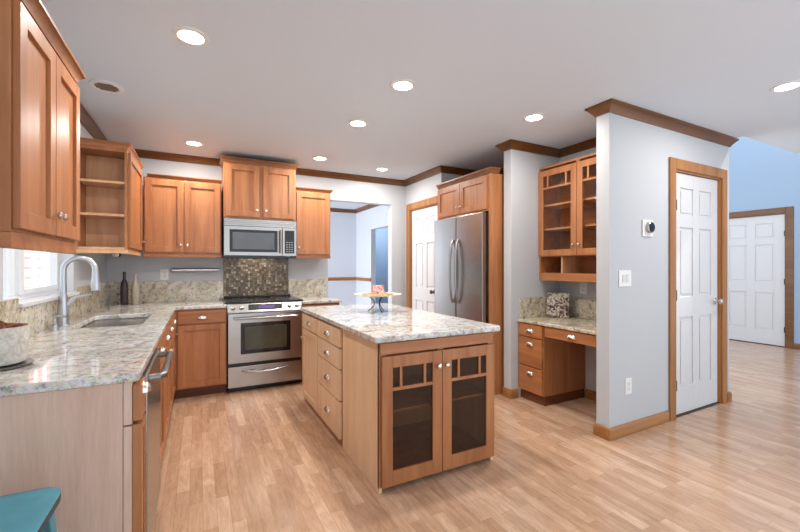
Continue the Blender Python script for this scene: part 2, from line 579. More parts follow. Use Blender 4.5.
WY0, WY1, WZ0, WZ1 = 2.54, 3.74, 1.10, 2.12
w = MB()
w.box(XL - 0.14, XL, YBACK, WY0, 0, ZC)
w.box(XL - 0.14, XL, WY1, YB + 0.12, 0, ZC)
w.box(XL - 0.14, XL, WY0, WY1, 0, WZ0)
w.box(XL - 0.14, XL, WY0, WY1, WZ1, ZC)
struct('wall_left', 'pale grey left wall with the window over the sink', 'wall', w)
OX0, OX1, OZ = 1.50, 2.43, 2.17
w = MB()
w.box(XL, OX0, YB, YB + 0.12, 0, ZC)
w.box(OX1, XR + 0.1, YB, YB + 0.12, 0, ZC)
w.box(OX0, OX1, YB, YB + 0.12, OZ, ZC)
struct('wall_back', 'pale grey back wall behind the range with dining room opening', 'wall', w)
KY0, KY1, KZ = 4.03, 4.76, 2.09
w = MB()
w.box(XR, XR + 0.1, KY1, YB, 0, ZC)
w.box(XR, XR + 0.1, 3.97, KY0, 0, ZC)
w.box(XR, XR + 0.1, KY0, KY1, KZ, ZC)
w.box(XR + 0.1, XN, 3.97, 4.07, 0, ZC)
struct('wall_right', 'pale grey wall around the white door left of refrigerator', 'wall', w)
struct('wall_recess', 'pale grey wall behind the refrigerator and desk nook', 'wall', MB().box(XN, XN + 0.1, 1.935, 4.07, 0, ZC))
struct('wall_stub', 'narrow pale grey wall end between refrigerator and desk', 'wall', MB().box(XS, XN, YN, 2.955, 0, ZC, 0.004))
DX0, DX1, DZ = 3.587, 4.385, 2.13
w = MB()
w.box(XS, DX0, YD, YD + 0.105, 0, ZC)
w.box(DX1, XE, YD, YD + 0.105, 0, ZC)
w.box(DX0, DX1, YD, YD + 0.105, DZ, ZC)
struct('wall_front', 'pale grey wall holding thermostat and closet door', 'wall', w)
struct('wall_hall', 'pale grey wall side facing the foyer past the closet', 'wall', MB().box(XE - 0.1, XE, YD + 0.105, 6.0, 0, ZC))
FY0, FY1, FZ = 2.60, 3.50, 2.15
w = MB()
w.box(XF, XF + 0.12, -1.5, FY0, 0, 5.2)
w.box(XF, XF + 0.12, FY1, 6.0, 0, 5.2)
w.box(XF, XF + 0.12, FY0, FY1, FZ, 5.2)
struct('wall_foyer', 'tall pale blue foyer wall around the far white door', 'wall_blue', w)
struct('wall_far', 'pale blue far wall closing the tall foyer', 'wall_blue', MB().box(XE - 0.1, XF + 0.12, 6.0, 6.12, 0, 5.2))
# dining room beyond the opening
DRX, DRY = 3.05, 7.9
w = MB()
w.box(DRX, DRX + 0.1, YB + 0.12, 6.15, 0, ZC)
w.box(DRX, DRX + 0.1, 7.08, DRY, 0, ZC)
w.box(DRX, DRX + 0.1, 6.15, 7.08, 2.03, ZC)
w.box(XR + 0.1, DRX + 0.1, YB + 0.02, YB + 0.12, 0, ZC)
struct('wall_dining', 'cool white dining room side wall with a doorway', 'wall_dining', w)
struct('wall_end', 'cool white end wall of the dining room', 'wall_dining', MB().box(-0.8, DRX + 0.1, DRY, DRY + 0.1, 0, ZC))
struct('wall_passage', 'blue wall seen through the dining room doorway', 'wall_blue', MB().box(4.3, 4.4, YB + 0.12, 8.3, 0, ZC).box(DRX + 0.1, 4.3, 8.1, 8.3, 0, ZC).box(DRX + 0.1, 4.3, YB + 0.12, YB + 0.22, 0, ZC))

# crown mouldings, chair rail, baseboards
struct('trim_1', 'brown crown moulding round the left, back and right kitchen walls', 'trim',
       MB().sweep([(XL, YBACK), (XL, YB), (XR, YB), (XR, 3.97), (XN, 3.97), (XN, 2.955)], CROWN, 1), 'crown moulding')
struct('trim_2', 'brown crown moulding round the desk nook and closet wall', 'trim',
       MB().sweep([(XN, 2.955), (XS, 2.955), (XS, YN), (XN, YN), (XN, YD + 0.105), (XS, YD + 0.105), (XS, YD), (XE, YD), (XE, YD + 0.35)], CROWN, 1), 'crown moulding')
struct('trim_3', 'brown crown moulding in the dining room', 'trim',
       MB().sweep([(-0.8, DRY), (DRX, DRY), (DRX, YB + 0.12)], CROWN, 1), 'crown moulding')
CH = [(0, 0.99), (0.012, 0.99), (0.02, 1.0), (0.03, 1.03), (0.03, 1.05), (0.012, 1.055), (0, 1.06)]
struct('trim_4', 'brown chair rail on the dining room walls', 'casing_x',
       MB().sweep([(-0.8, DRY), (DRX, DRY), (DRX, 7.08)], CH, 1), 'chair rail')
BB = [(0, 0), (0.016, 0), (0.016, 0.07), (0.012, 0.082), (0.006, 0.09), (0, 0.09)]
struct('baseboard_front', 'oak baseboard round the end of the closet wall', 'casing_x',
       MB().sweep([(2.85, YD + 0.105), (XS, YD + 0.105), (XS, YD), (DX0 - 0.10, YD)], BB, 1))
struct('baseboard_hall', 'short oak baseboard at foyer end of the closet wall', 'casing_x',
       MB().sweep([(DX1 + 0.10, YD), (XE, YD), (XE, 6.0)], BB, 1))
struct('baseboard_nook', 'oak baseboard under the desk opening', 'casing_x',
       MB().sweep([(XN, 2.53), (XN, YD + 0.105), (2.9, YD + 0.105)], BB, 1))
struct('baseboard_stub', 'oak baseboard round the wall end left of the desk', 'casing_x',
       MB().sweep([(XS, 2.955), (XS, YN), (2.80, YN)], BB, 1))
struct('baseboard_foyer', 'brown baseboard along the blue foyer wall', 'trim_y',
       MB().sweep([(XF, FY0 - 0.1), (XF, -1.4)], BB, 1))

# six panel doors
def six_panel(mb, fr, a0, a1, z0, z1, d_back, d_front):
    W, Hh = a1 - a0, z1 - z0
    st, mid = 0.115 * W / 0.76, 0.10 * W / 0.76
    rails = [(0, 0.11), (0.40, 0.485), (0.775, 0.825), (0.94, 1.0)]
    mb.fbox(fr, a0, a1, d_back, d_front - 0.012, z0, z1)
    for p, q in ((a0, a0 + st), (a1 - st, a1), ((a0 + a1 - mid) / 2, (a0 + a1 + mid) / 2)):
        mb.fbox(fr, p, q, d_front - 0.014, d_front, z0, z1, 0.003)
    cols = ((a0 + st, (a0 + a1 - mid) / 2), ((a0 + a1 + mid) / 2, a1 - st))
    for lo, hi in rails:
        for p, q in cols:
            mb.fbox(fr, p - 0.001, q + 0.001, d_front - 0.014, d_front, z0 + lo * Hh, z0 + hi * Hh, 0.003)
    for (l0, h0), (l1, h1) in zip(rails[:-1], rails[1:]):
        for p, q in cols:
            mb.fbox(fr, p + 0.025, q - 0.025, d_front - 0.014, d_front - 0.003, z0 + h0 * Hh + 0.025, z0 + l1 * Hh - 0.025, 0.008)

def make_door(name, label, fr, a0, a1, zt, mat_c='casing', cw=0.085, handle_a=None, hinge_a=None, lever=False, depth=0.105, slab_d=-0.02, knob_mat='nickel'):
    x, y = fr((a0 + a1) / 2, 0)
    t = thing(name, label, 'door', (x, y, 0), kind='structure')
    m = MB()
    six_panel(m, fr, a0 + 0.018, a1 - 0.018, 0.012, zt - 0.02, slab_d - 0.04, slab_d)
    pn = m.build('door_panel', 'white', t)
    cs = MB()
    for p, q in ((a0 - cw, a0 + 0.004), (a1 - 0.004, a1 + cw)):
        cs.fbox(fr, p, q, 0, 0.018, 0, zt + cw, 0.005)
    cs.fbox(fr, a0 + 0.004, a1 - 0.004, 0, 0.018, zt - 0.004, zt + cw, 0.005)
    cs.fbox(fr, a0, a0 + 0.016, -depth, 0.001, 0, zt)
    cs.fbox(fr, a1 - 0.016, a1, -depth, 0.001, 0, zt)
    cs.fbox(fr, a0 + 0.016, a1 - 0.016, -depth, 0.001, zt - 0.016, zt)
    cs.build('casing', mat_c, t)
    if handle_a is not None:
        hx, hy = fr(handle_a, slab_d)
        ax = axis_dir(fr)
        h = MB().lathe([(0.03, 0), (0.03, 0.006), (0.012, 0.012), (0.011, 0.035), (0.024, 0.045), (0.027, 0.058), (0.018, 0.068), (0.001, 0.07)], (hx, hy, 0.97), ax, 20)
        if lever:
            p = fr(handle_a, slab_d + 0.052); q = fr(handle_a - 0.11, slab_d + 0.056)
            h.tube([(p[0], p[1], 0.97), (q[0], q[1], 0.975)], [0.011, 0.008])
        h.build('door_handle', knob_mat, t)
    MB().fbox(fr, a0 + 0.016, a1 - 0.016, -depth, -0.005, 0.0, 0.010).build('threshold', 'bronze', t)
    if hinge_a is not None:
        for hz in (0.28, 1.05, 1.82):
            p = fr(hinge_a, 0.004)
            MB().box(p[0] - 0.010, p[0] + 0.010, p[1] - 0.010, p[1] + 0.010, hz - 0.045, hz + 0.045, 0.002).build('hinge', 'bronze', t)
    return t
make_door('door_1', 'white six panel door in the right wall beside the refrigerator', face_mX(XR), KY0, KY1, KZ, handle_a=KY0 + 0.12, depth=0.1, knob_mat='bronze')
make_door('door_2', 'white six panel closet door in oak casing with silver handle', face_mY(YD), DX0, DX1, DZ, handle_a=DX1 - 0.075, hinge_a=DX0 + 0.012, lever=True)
make_door('door_3', 'far white six panel door in the blue foyer wall', face_mX(XF), FY0, FY1, FZ, mat_c='trim_y', cw=0.09, handle_a=FY1 - 0.075, hinge_a=FY0 + 0.012, depth=0.12, slab_d=-0.02)

# window over the sink: slider in a deep white reveal
t = thing('window_1', 'white framed sliding window over the sink', 'window', (XL - 0.1, (WY0 + WY1) / 2, WZ0), kind='structure')
m = MB()
xw0, xw1 = XL - 0.135, XL - 0.095
m.box(xw0, xw1, WY0, WY0 + 0.04, WZ0, WZ1, 0.004)
m.box(xw0, xw1, WY1 - 0.03, WY1, WZ0, WZ1, 0.004)
m.box(xw0, xw1, WY0 + 0.04, WY1 - 0.03, WZ0, WZ0 + 0.03, 0.004)
m.box(xw0, xw1, WY0 + 0.04, WY1 - 0.03, WZ1 - 0.03, WZ1, 0.004)
m.box(xw0, xw1 - 0.01, 2.95, 3.03, WZ0 + 0.03, WZ1 - 0.03, 0.004)
m.build('window_frame', 'vinyl', t)
ym = 3.03
m = MB()
for p, q in ((ym - 0.02, ym + 0.05), (WY1 - 0.06, WY1 - 0.03)):
    m.box(xw0 + 0.012, xw1 + 0.012, p, q, WZ0 + 0.03, WZ1 - 0.03, 0.004)
for p, q in ((WZ0 + 0.03, WZ0 + 0.06), (WZ1 - 0.06, WZ1 - 0.03)):
    m.box(xw0 + 0.012, xw1 + 0.012, ym + 0.05, WY1 - 0.06, p, q, 0.004)
sash = m.build('sash', 'vinyl', t)
g = MB()
g.box(xw0 + 0.004, xw0 + 0.008, ym + 0.045, WY1 - 0.055, WZ0 + 0.055, WZ1 - 0.055)
g.box(xw0 + 0.012, xw0 + 0.016, WY0 + 0.035, 2.96, WZ0 + 0.025, WZ1 - 0.025)
g.build('glass_pane', 'glass', t)
m = MB()
m.box(XL - 0.135, XL - 0.002, WY1 - 0.006, WY1 + 0.004, WZ0, WZ1)
m.box(XL - 0.135, XL - 0.002, WY0 - 0.004, WY0 + 0.006, WZ0, WZ1)
m.build('jamb', 'white', t)
MB().box(XL - 0.135, XL + 0.035, 2.662, WY1 - 0.006, WZ0 - 0.016, WZ0 + 0.006, 0.004).build('window_sill', 'white', t)

# outside the window
struct('ground_outside', 'pale ground outside the kitchen window', 'grass', MB().box(-9, XL - 0.14, -4, 14, -0.3, -0.06), 'ground')
t = thing('wall_neighbour', 'pinkish sided neighbouring house wall with white boards outside the window', 'house wall', (-4.0, 8.5, -0.06), kind='structure')
MB().box(-4.6, -4.0, 9.5, 19.0, -0.06, 5.0).build('siding', 'siding', t)
m = MB()
for yb in (11.6, 13.9, 14.6):
    m.box(-4.0, -3.95, yb, yb + 0.22, -0.06, 5.0)
m.build('corner_board', 'siding_trim', t)

# ------------------------------------------------------------------ worktops and splashes
GT, GB = 0.912, 0.877        # top and underside of stone
CX = -0.19                   # front edge of left run
CY0 = 1.69                   # near end of left run
CYF = 4.265                  # front edge of back run
SX0, SX1, SY0, SY1 = -0.71, -0.335, 3.06, 3.78   # sink cut-out
def poly_slab(name, label, poly, z0, z1, mat, hole=None, bev=0.008, cat='worktop'):
    bm = bmesh.new()
    vs = [bm.verts.new((x, y, z1)) for x, y in poly]
    es = [bm.edges.new((vs[i], vs[(i + 1) % len(vs)])) for i in range(len(vs))]
    if hole:
        hv = [bm.verts.new((x, y, z1)) for x, y in hole]
        es += [bm.edges.new((hv[i], hv[(i + 1) % len(hv)])) for i in range(len(hv))]
    bmesh.ops.triangle_fill(bm, edges=es, use_beauty=True, use_dissolve=False)
    ret = bmesh.ops.extrude_face_region(bm, geom=bm.faces[:])
    for v in [g for g in ret['geom'] if isinstance(g, bmesh.types.BMVert)]:
        v.co.z = z0
    bmesh.ops.recalc_face_normals(bm, faces=bm.faces)
    ee = [e for e in bm.edges if len(e.link_faces) == 2 and e.calc_face_angle(0) > 0.8 and abs(e.verts[0].co.z - e.verts[1].co.z) < 1e-5]
    bmesh.ops.bevel(bm, geom=ee, offset=bev, segments=3, affect='EDGES', profile=0.5)
    mb = MB(); mb.bm.free(); mb.bm = bm; mb.bevelled = True
    return tag(mb.build(name, mat), label, cat)
def rrect(x0, x1, y0, y1, r, n=5):
    pts = []
    for cx_, cy_, a in ((x1 - r, y1 - r, 0), (x0 + r, y1 - r, 90), (x0 + r, y0 + r, 180), (x1 - r, y0 + r, 270)):
        for i in range(n + 1):
            t_ = math.radians(a + 90 * i / n)
            pts.append((cx_ + r * math.cos(t_), cy_ + r * math.sin(t_)))
    return pts
RX0, RX1 = 0.262, 1.008
poly_slab('granite_worktop', 'long pale granite L-shaped worktop holding the sink and faucet',
          [(XL, CY0), (CX - 0.015, CY0), (CX, CY0 + 0.015), (CX, CYF), (RX0 - 0.003, CYF), (RX0 - 0.003, YB), (XL, YB)], GB, GT, 'granite', rrect(SX0, SX1, SY0, SY1, 0.05))
poly_slab('granite_worktop', 'short granite worktop right of the range', [(RX1 + 0.003, CYF), (1.47, CYF), (1.47, YB), (RX1 + 0.003, YB)], GB, GT, 'granite')
IX0, IX1, IY0, IY1 = 0.876, 1.79, 1.965, 3.77
poly_slab('granite_worktop', 'large pale granite island worktop under the cake stand', rrect(IX0, IX1, IY0, IY1, 0.02), 0.866, 0.902, 'granite')
poly_slab('granite_worktop', 'low granite desk top in the wall nook', [(2.795, YD + 0.107), (XN, YD + 0.107), (XN, YN), (2.795, YN)], 0.75, 0.782, 'granite_splash')

tag(MB().box(XL + 0.001, XL + 0.02, CY0, YB, GT, 1.083, 0.002).box(XL + 0.001, XL + 0.02, CY0, 2.66, 1.083, 1.135, 0.002).box(XL + 0.001, XL + 0.02, WY1 + 0.002, YB, 1.083, 1.135, 0.002).build('granite_backsplash', 'granite_splash'),
    'speckled granite splash below the window on left wall', 'backsplash')
tag(MB().box(XL + 0.02, RX0 - 0.006, YB - 0.02, YB, GT, 1.135, 0.002).build('granite_backsplash', 'granite_splash'), 'speckled granite splash behind the two bottles, left of range', 'backsplash')
tag(MB().box(RX1 - 0.015, 1.47, YB - 0.02, YB, GT, 1.135, 0.002).build('granite_backsplash', 'granite_splash'), 'small granite splash right of the range on back wall', 'backsplash')
tag(MB().box(XN - 0.02, XN, YD + 0.107, YN, 0.782, 0.985, 0.002).build('granite_backsplash', 'granite_splash'), 'granite splash at the back of the desk behind the book', 'backsplash')
tag(MB().box(2.83, XN - 0.021, YN - 0.02, YN, 0.782, 0.985, 0.002).build('granite_backsplash', 'granite_splash'), 'granite splash on the left side wall of the desk nook', 'backsplash')
tag(MB().box(RX0 - 0.003, RX1 - 0.018, YB - 0.014, YB, 0.90, 1.40, 0.001).build('mosaic_backsplash', 'mosaic'), 'dark bronze mosaic tile panel behind the range', 'backsplash')

# ------------------------------------------------------------------ sink, faucet, counter things
m = MB()
o_, i_ = rrect(SX0 - 0.012, SX1 + 0.012, SY0 - 0.012, SY1 + 0.012, 0.06), rrect(SX0 + 0.003, SX1 - 0.003, SY0 + 0.003, SY1 - 0.003, 0.05)
bt = rrect(SX0 + 0.03, SX1 - 0.03, SY0 + 0.03, SY1 - 0.03, 0.05)
def R3(p, z): return [Vector((x, y, z)) for x, y in p]
m.loft([R3(o_, GB - 0.004), R3(o_, GB - 0.001), R3(i_, GB - 0.001), R3(bt, 0.70), R3(rrect(-0.54, -0.50, 3.40, 3.44, 0.019), 0.695), ], True, True)
t = tag(m.build('sink', 'steel'), 'undermount steel sink basin cut into the granite worktop', 'sink')
MB().lathe([(0.04, 0.0), (0.04, 0.004), (0.02, 0.006), (0.001, 0.003)], (-0.52, 3.42, 0.698), seg=20).build('drain', 'steel_dark', t)

FX, FYY = -0.768, 3.20
t = thing('faucet', 'tall gooseneck pull-down kitchen faucet beside the sink', 'faucet', (FX, FYY, GT))
MB().lathe([(0.036, 0), (0.036, 0.006), (0.031, 0.012), (0.030, 0.10), (0.028, 0.14), (0.023, 0.18), (0.021, 0.20)], (FX, FYY, GT), seg=24).build('body', 'chrome', t)
arc = [(FX, FYY, GT + 0.18), (FX, FYY, GT + 0.36)]
R_ = 0.082
for i in range(1, 15):
    a = PI * i / 14 * 0.96
    arc.append((FX + (R_ - R_ * math.cos(a)) * 0.96, FYY + (R_ - R_ * math.cos(a)) * 0.25, GT + 0.36 + R_ * math.sin(a)))
MB().tube(arc, 0.0170, 14).build('spout', 'chrome', t)
e = arc[-1]
MB().lathe([(0.017, 0), (0.019, -0.03), (0.021, -0.06), (0.027, -0.115), (0.026, -0.145), (0.02, -0.148)], (e[0], e[1], e[2]), (-0.02, 0, 1), 20).build('spray_head', 'chrome', t)
MB().tube([(FX, FYY, GT + 0.10), (FX + 0.03, FYY - 0.005, GT + 0.15), (FX + 0.06, FYY + 0.005, GT + 0.185), (FX + 0.14, FYY + 0.02, GT + 0.20)], [0.013, 0.012, 0.009, 0.007], 10).build('lever', 'chrome', t)

t = thing('soap_dispenser', 'small soap pump left of the faucet', 'soap dispenser', (-0.765, 3.02, GT))
MB().lathe([(0.02, 0), (0.02, 0.035), (0.012, 0.042), (0.008, 0.046), (0.008, 0.075)], (-0.765, 3.02, GT), seg=18).build('body', 'chrome', t)
MB().tube([(-0.765, 3.02, GT + 0.07), (-0.765, 3.02, GT + 0.082), (-0.74, 3.02, GT + 0.086), (-0.705, 3.02, GT + 0.078)], 0.007, 10).build('pump', 'chrome', t)

BX, BY = -0.695, 2.03
t = thing('serving_tray', 'dark rimmed round tray under the petal bowl', 'tray', (BX, BY, GT))
MB().lathe([(0.105, 0.0), (0.113, 0.004), (0.115, 0.010), (0.001, 0.010)], (BX, BY, GT), seg=40).build('dish', 'steel_dark', t)
t = thing('potpourri_bowl', 'pale mottled bowl of dried petals on tray by window', 'bowl', (BX, BY, GT + 0.0105))
MB().lathe([(0.070, 0), (0.090, 0.006), (0.098, 0.03), (0.102, 0.145), (0.097, 0.145), (0.092, 0.03), (0.085, 0.012), (0.001, 0.010)], (BX, BY, GT + 0.0105), seg=36).build('bowl', 'bowl', t)
m = MB()
for i in range(170):
    a, r, z = random.random() * 2 * PI, 0.080 * math.sqrt(random.random()), random.uniform(0.115, 0.148)
    m.ball((BX + r * math.cos(a), BY + r * math.sin(a), GT + 0.0105 + z), random.uniform(0.010, 0.020), (1, random.uniform(0.6, 1), random.uniform(0.4, 0.8)), 7, 5)
tag(m.build('petals', 'potpourri', t), kind='stuff')

def bottle(name, label, x, y, mat, h):
    t = thing(name, label, 'bottle', (x, y, GT))
    MB().lathe([(0.03, 0), (0.034, 0.006), (0.034, h * 0.58), (0.028, h * 0.68), (0.013, h * 0.78), (0.012, h * 0.92)], (x, y, GT), seg=20).build('body', mat, t)
    MB().lathe([(0.014, h * 0.92), (0.015, h * 0.93), (0.014, h), (0.001, h + 0.002)], (x, y, GT), seg=16).build('cap', mat, t)
bottle('bottle', 'dark brown bottle in the worktop corner', -0.655, 4.70, 'bottle_dark', 0.33)
bottle('bottle', 'cream bottle right of the dark bottle', -0.565, 4.72, 'bottle_cream', 0.31)

# ------------------------------------------------------------------ left run: base cabinets and dishwasher
FX_ = -0.214             # carcass front of the left base run
frL = face_pX(FX_)
t = thing('base_cabinet', 'end base cabinet with pale side panel behind the teal stool', 'cabinet', (-0.53, 1.76, 0))
MB().box(XL + 0.003, FX_ - 0.028, 1.705, 1.725, 0.0, GB - 0.001, 0.002).build('end_panel', 'washed_panel', t)
MB().box(XL + 0.003, FX_, 1.725, 1.825, 0.10, GB - 0.001).build('body', 'wood', t)
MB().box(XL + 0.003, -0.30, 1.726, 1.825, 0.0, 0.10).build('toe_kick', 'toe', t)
MB().box(FX_ - 0.026, FX_ - 0.0005, 1.703, 1.725, 0.0, 0.715).box(FX_ - 0.026, FX_ - 0.0005, 1.703, 1.725, 0.722, GB - 0.001).build('corner_post', 'washed_panel', t)
drawer_front(frL, 1.706, 1.822, 0.73, 0.862, t, pw=0.036, th=0.03, pz=0.838)
shaker(frL, 1.706, 1.822, 0.10, 0.718, t, st=0.03, th=0.03)

t = thing('dishwasher', 'stainless dishwasher under the left worktop with bar handle', 'dishwasher', (-0.5, 2.13, 0))
MB().box(-0.80, FX_ - 0.002, 1.83, 2.43, 0.10, GB - 0.003).build('body', 'steel_dark', t)
MB().box(FX_ - 0.002, FX_ + 0.035, 1.832, 2.428, 0.115, 0.862, 0.005).build('door', 'steel', t)
hb = MB()
hb.tube([(FX_ + 0.034, 1.89, 0.838), (FX_ + 0.07, 1.895, 0.838), (FX_ + 0.085, 1.92, 0.838), (FX_ + 0.085, 2.34, 0.838), (FX_ + 0.07, 2.365, 0.838), (FX_ + 0.034, 2.37, 0.838)], 0.015, 12)
hb.build('handle', 'steel_dark', t)
MB().box(-0.30, -0.285, 1.832, 2.428, 0.0, 0.10).build('toe_kick', 'black', t)

def base_left(label, y0, y1, n_dr, n_do, name='base_cabinet', body_top=None):
    t = thing(name, label, 'cabinet', (-0.5, (y0 + y1) / 2, 0))
    if body_top:
        b = MB().box(XL + 0.003, FX_, y0, y0 + 0.018, 0.10, GB - 0.001).box(XL + 0.003, FX_, y1 - 0.018, y1, 0.10, GB - 0.001)
        b.box(XL + 0.003, FX_, y0 + 0.018, y1 - 0.018, 0.10, 0.118).box(XL + 0.003, XL + 0.009, y0 + 0.018, y1 - 0.018, 0.118, GB - 0.001)
        b.box(FX_ - 0.02, FX_, y0 + 0.018, y1 - 0.018, 0.70, GB - 0.001)
        b.build('body', 'wood', t)
    else:
        MB().box(XL + 0.003, FX_, y0, y1, 0.10, GB - 0.001).build('body', 'wood', t)
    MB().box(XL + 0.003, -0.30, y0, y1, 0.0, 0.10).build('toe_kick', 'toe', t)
    w_ = (y1 - y0) / n_dr
    for k in range(n_dr):
        drawer_front(frL, y0 + k * w_ + 0.006, y0 + (k + 1) * w_ - 0.006, 0.73, 0.862, t)
    w_ = (y1 - y0) / n_do
    for k in range(n_do):
        d = shaker(frL, y0 + k * w_ + 0.006, y0 + (k + 1) * w_ - 0.006, 0.115, 0.718, t)
        kk = y0 + (k + 1) * w_ - 0.035 if (k % 2 == 0) else y0 + k * w_ + 0.035
        knob(frL, kk, 0.02, 0.65, d)
    return t
base_left('cherry base cabinet beyond the dishwasher in left run', 2.44, 2.98, 1, 1)
base_left('cherry sink base cabinet under the steel sink', 2.985, 3.86, 2, 2, body_top=True)
t = base_left('cherry drawer base in the left inner corner', 3.865, 4.28, 1, 1)

# back run
frB = face_mY(4.295)
t = thing('base_cabinet', 'cherry base cabinet left of the range with drawer over door', 'cabinet', (0.03, 4.59, 0))
MB().box(-0.226, RX0 - 0.006, 4.295, YB - 0.003, 0.10, GB - 0.001).build('body', 'wood', t)
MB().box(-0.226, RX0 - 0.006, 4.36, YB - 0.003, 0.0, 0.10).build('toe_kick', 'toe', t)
drawer_front(frB, -0.175, 0.245, 0.735, 0.858, t, mat='wood_x')
d = shaker(frB, -0.175, 0.245, 0.115, 0.722, t)
t = thing('base_cabinet', 'cherry base cabinet under the short worktop right of range', 'cabinet', (1.24, 4.59, 0))
MB().box(RX1 + 0.006, 1.45, 4.295, YB - 0.003, 0.10, GB - 0.001).build('body', 'wood', t)
MB().box(RX1 + 0.006, 1.45, 4.36, YB - 0.003, 0.0, 0.10).build('toe_kick', 'toe', t)
drawer_front(frB, RX1 + 0.02, 1.44, 0.735, 0.858, t, mat='wood_x')
d = shaker(frB, RX1 + 0.02, 1.44, 0.115, 0.722, t)
knob(frB, RX1 + 0.05, 0.02, 0.65, d)

# ------------------------------------------------------------------ range
RY = 4.262
t = thing('kitchen_range', 'stainless slide-in range with glass oven door', 'range', ((RX0 + RX1) / 2, 4.57, 0))
MB().box(RX0 + 0.003, RX1 - 0.003, RY + 0.03, YB - 0.03, 0.05, 0.90).build('body', 'steel_dark', t)
MB().box(RX0 + 0.03, RX1 - 0.03, RY + 0.07, YB - 0.08, 0.0, 0.05).build('base', 'black', t)
m = MB()
m.box(RX0 - 0.022, RX1 + 0.022, RY + 0.012, YB - 0.016, 0.9145, 0.932, 0.005)
m.box(RX0, RX1, YB - 0.07, YB - 0.016, 0.93, 0.955, 0.006)
top = m.build('cooktop', 'black', t)
for bx, by, r in ((0.42, 4.42, 0.10), (0.85, 4.42, 0.085), (0.42, 4.72, 0.08), (0.85, 4.72, 0.10)):
    MB().lathe([(r, 0.932), (r, 0.9335), (r - 0.006, 0.9335), (r - 0.006, 0.932)], (bx, by, 0), seg=36, cap=False).build('burner_ring', 'steel_dark', top)
# slanted control panel
m = MB()
prof = [(RY - 0.012, 0.825), (RY + 0.025, 0.9145), (RY + 0.06, 0.9145), (RY + 0.06, 0.825)]
m.loft([[Vector((RX0 + 0.002, y, z)) for y, z in prof], [Vector((RX1 - 0.002, y, z)) for y, z in prof]])
cp = m.build('control_panel', 'steel', t)
nrm = Vector((0, -0.0895, 0.037)).normalized()
def on_panel(x, f_):  # point on the slanted face
    return Vector((x, RY - 0.012 + 0.037 * f_, 0.825 + 0.0895 * f_))
m = MB()
for x0_, x1_, f0, f1, off in ((0.46, 0.80, 0.22, 0.82, 0.002),):
    a_, b_, c_, d_ = on_panel(x0_, f0), on_panel(x1_, f0), on_panel(x1_, f1), on_panel(x0_, f1)
    m.loft([[p - nrm * 0.002 for p in (a_, b_, c_, d_)], [p + nrm * off for p in (a_, b_, c_, d_)]])
dp = m.build('display_panel', 'panelblack', cp)
m = MB()
a_, b_, c_, d_ = on_panel(0.56, 0.36), on_panel(0.72, 0.36), on_panel(0.72, 0.68), on_panel(0.56, 0.68)
m.loft([[p + nrm * 0.0015 for p in (a_, b_, c_, d_)], [p + nrm * 0.003 for p in (a_, b_, c_, d_)]])
m.build('display', 'purple', cp)
for kx in (0.315, 0.395, 0.875, 0.955):
    MB().lathe([(0.022, 0), (0.022, 0.006), (0.017, 0.010), (0.015, 0.028), (0.001, 0.030)], on_panel(kx, 0.5), nrm, 20).build('knob', 'steel', cp)
frR = face_mY(RY)
od = MB().fbox(frR, RX0 + 0.003, RX1 - 0.003, -0.03, 0.012, 0.305, 0.812, 0.006).build('oven_door', 'steel', t)
MB().fbox(frR, 0.385, 0.885, 0.011, 0.014, 0.395, 0.715, 0.001).build('window_frame', 'blackglass', od)
MB().fbox(frR, 0.425, 0.845, 0.0135, 0.016, 0.435, 0.675, 0.001).build('oven_window', 'ovenglass', od)
m = MB()
yh = RY - 0.052
m.tube([(0.32, yh, 0.765), (0.95, yh, 0.765)], 0.013, 14)
for x_ in (0.345, 0.925):
    m.tube([(x_, RY - 0.01, 0.765), (x_, yh, 0.765)], 0.010, 10)
m.build('oven_handle', 'steel', od)
MB().fbox(frR, RX0 + 0.006, RX1 - 0.006, -0.03, 0.002, 0.275, 0.303).build('gap_strip', 'black', t)
dr = MB().fbox(frR, RX0 + 0.003, RX1 - 0.003, -0.03, 0.012, 0.06, 0.272, 0.006).build('warming_drawer', 'steel', t)
pts = []
for i in range(13):
    s_ = i / 12
    pts.append((0.40 + 0.46 * s_, RY - 0.012 - 0.035 * math.sin(PI * s_) ** 0.6, 0.225 - 0.018 * math.sin(PI * s_)))
MB().tube(pts, 0.012, 12).build('drawer_handle', 'steel', dr)

# ------------------------------------------------------------------ microwave
MY = 4.50
frM = face_mY(MY)
mx0, mx1, mz0, mz1 = 0.240, 1.000, 1.392, 1.812
t = thing('microwave', 'stainless over-range microwave with black control strip', 'microwave', (0.62, 4.7, mz0))
MB().box(mx0, mx1, MY, YB - 0.003, mz0, mz1 - 0.002, 0.004).build('body', 'steel_dark', t)
g = MB()
for k in range(4):
    g.fbox(frM, mx0, mx1, 0, 0.022 - 0.003 * (k % 2), mz1 - 0.078 + k * 0.019, mz1 - 0.078 + (k + 1) * 0.019 - 0.002, 0.001)
g.build('vent_grille', 'steel', t)
dr = MB().fbox(frM, mx0, 0.842, 0, 0.024, mz0 + 0.022, mz1 - 0.082, 0.004).build('door', 'steel', t)
MB().fbox(frM, mx0 + 0.055, 0.790, 0.023, 0.026, mz0 + 0.060, mz1 - 0.118, 0.001).build('window_frame', 'blackglass', dr)
MB().fbox(frM, mx0 + 0.085, 0.755, 0.0255, 0.028, mz0 + 0.090, mz1 - 0.148, 0.001).build('window', 'mwglass', dr)
h = MB().tube([(0.82, MY - 0.065, mz0 + 0.055), (0.82, MY - 0.065, mz1 - 0.11)], 0.012, 12)
for z_ in (mz0 + 0.08, mz1 - 0.135):
    h.tube([(0.82, MY - 0.02, z_), (0.82, MY - 0.065, z_)], 0.009, 8)
h.build('handle', 'steel', dr)
MB().fbox(frM, 0.846, mx1, 0, 0.022, mz0 + 0.022, mz1 - 0.082, 0.003).build('control_surround', 'steel', t)
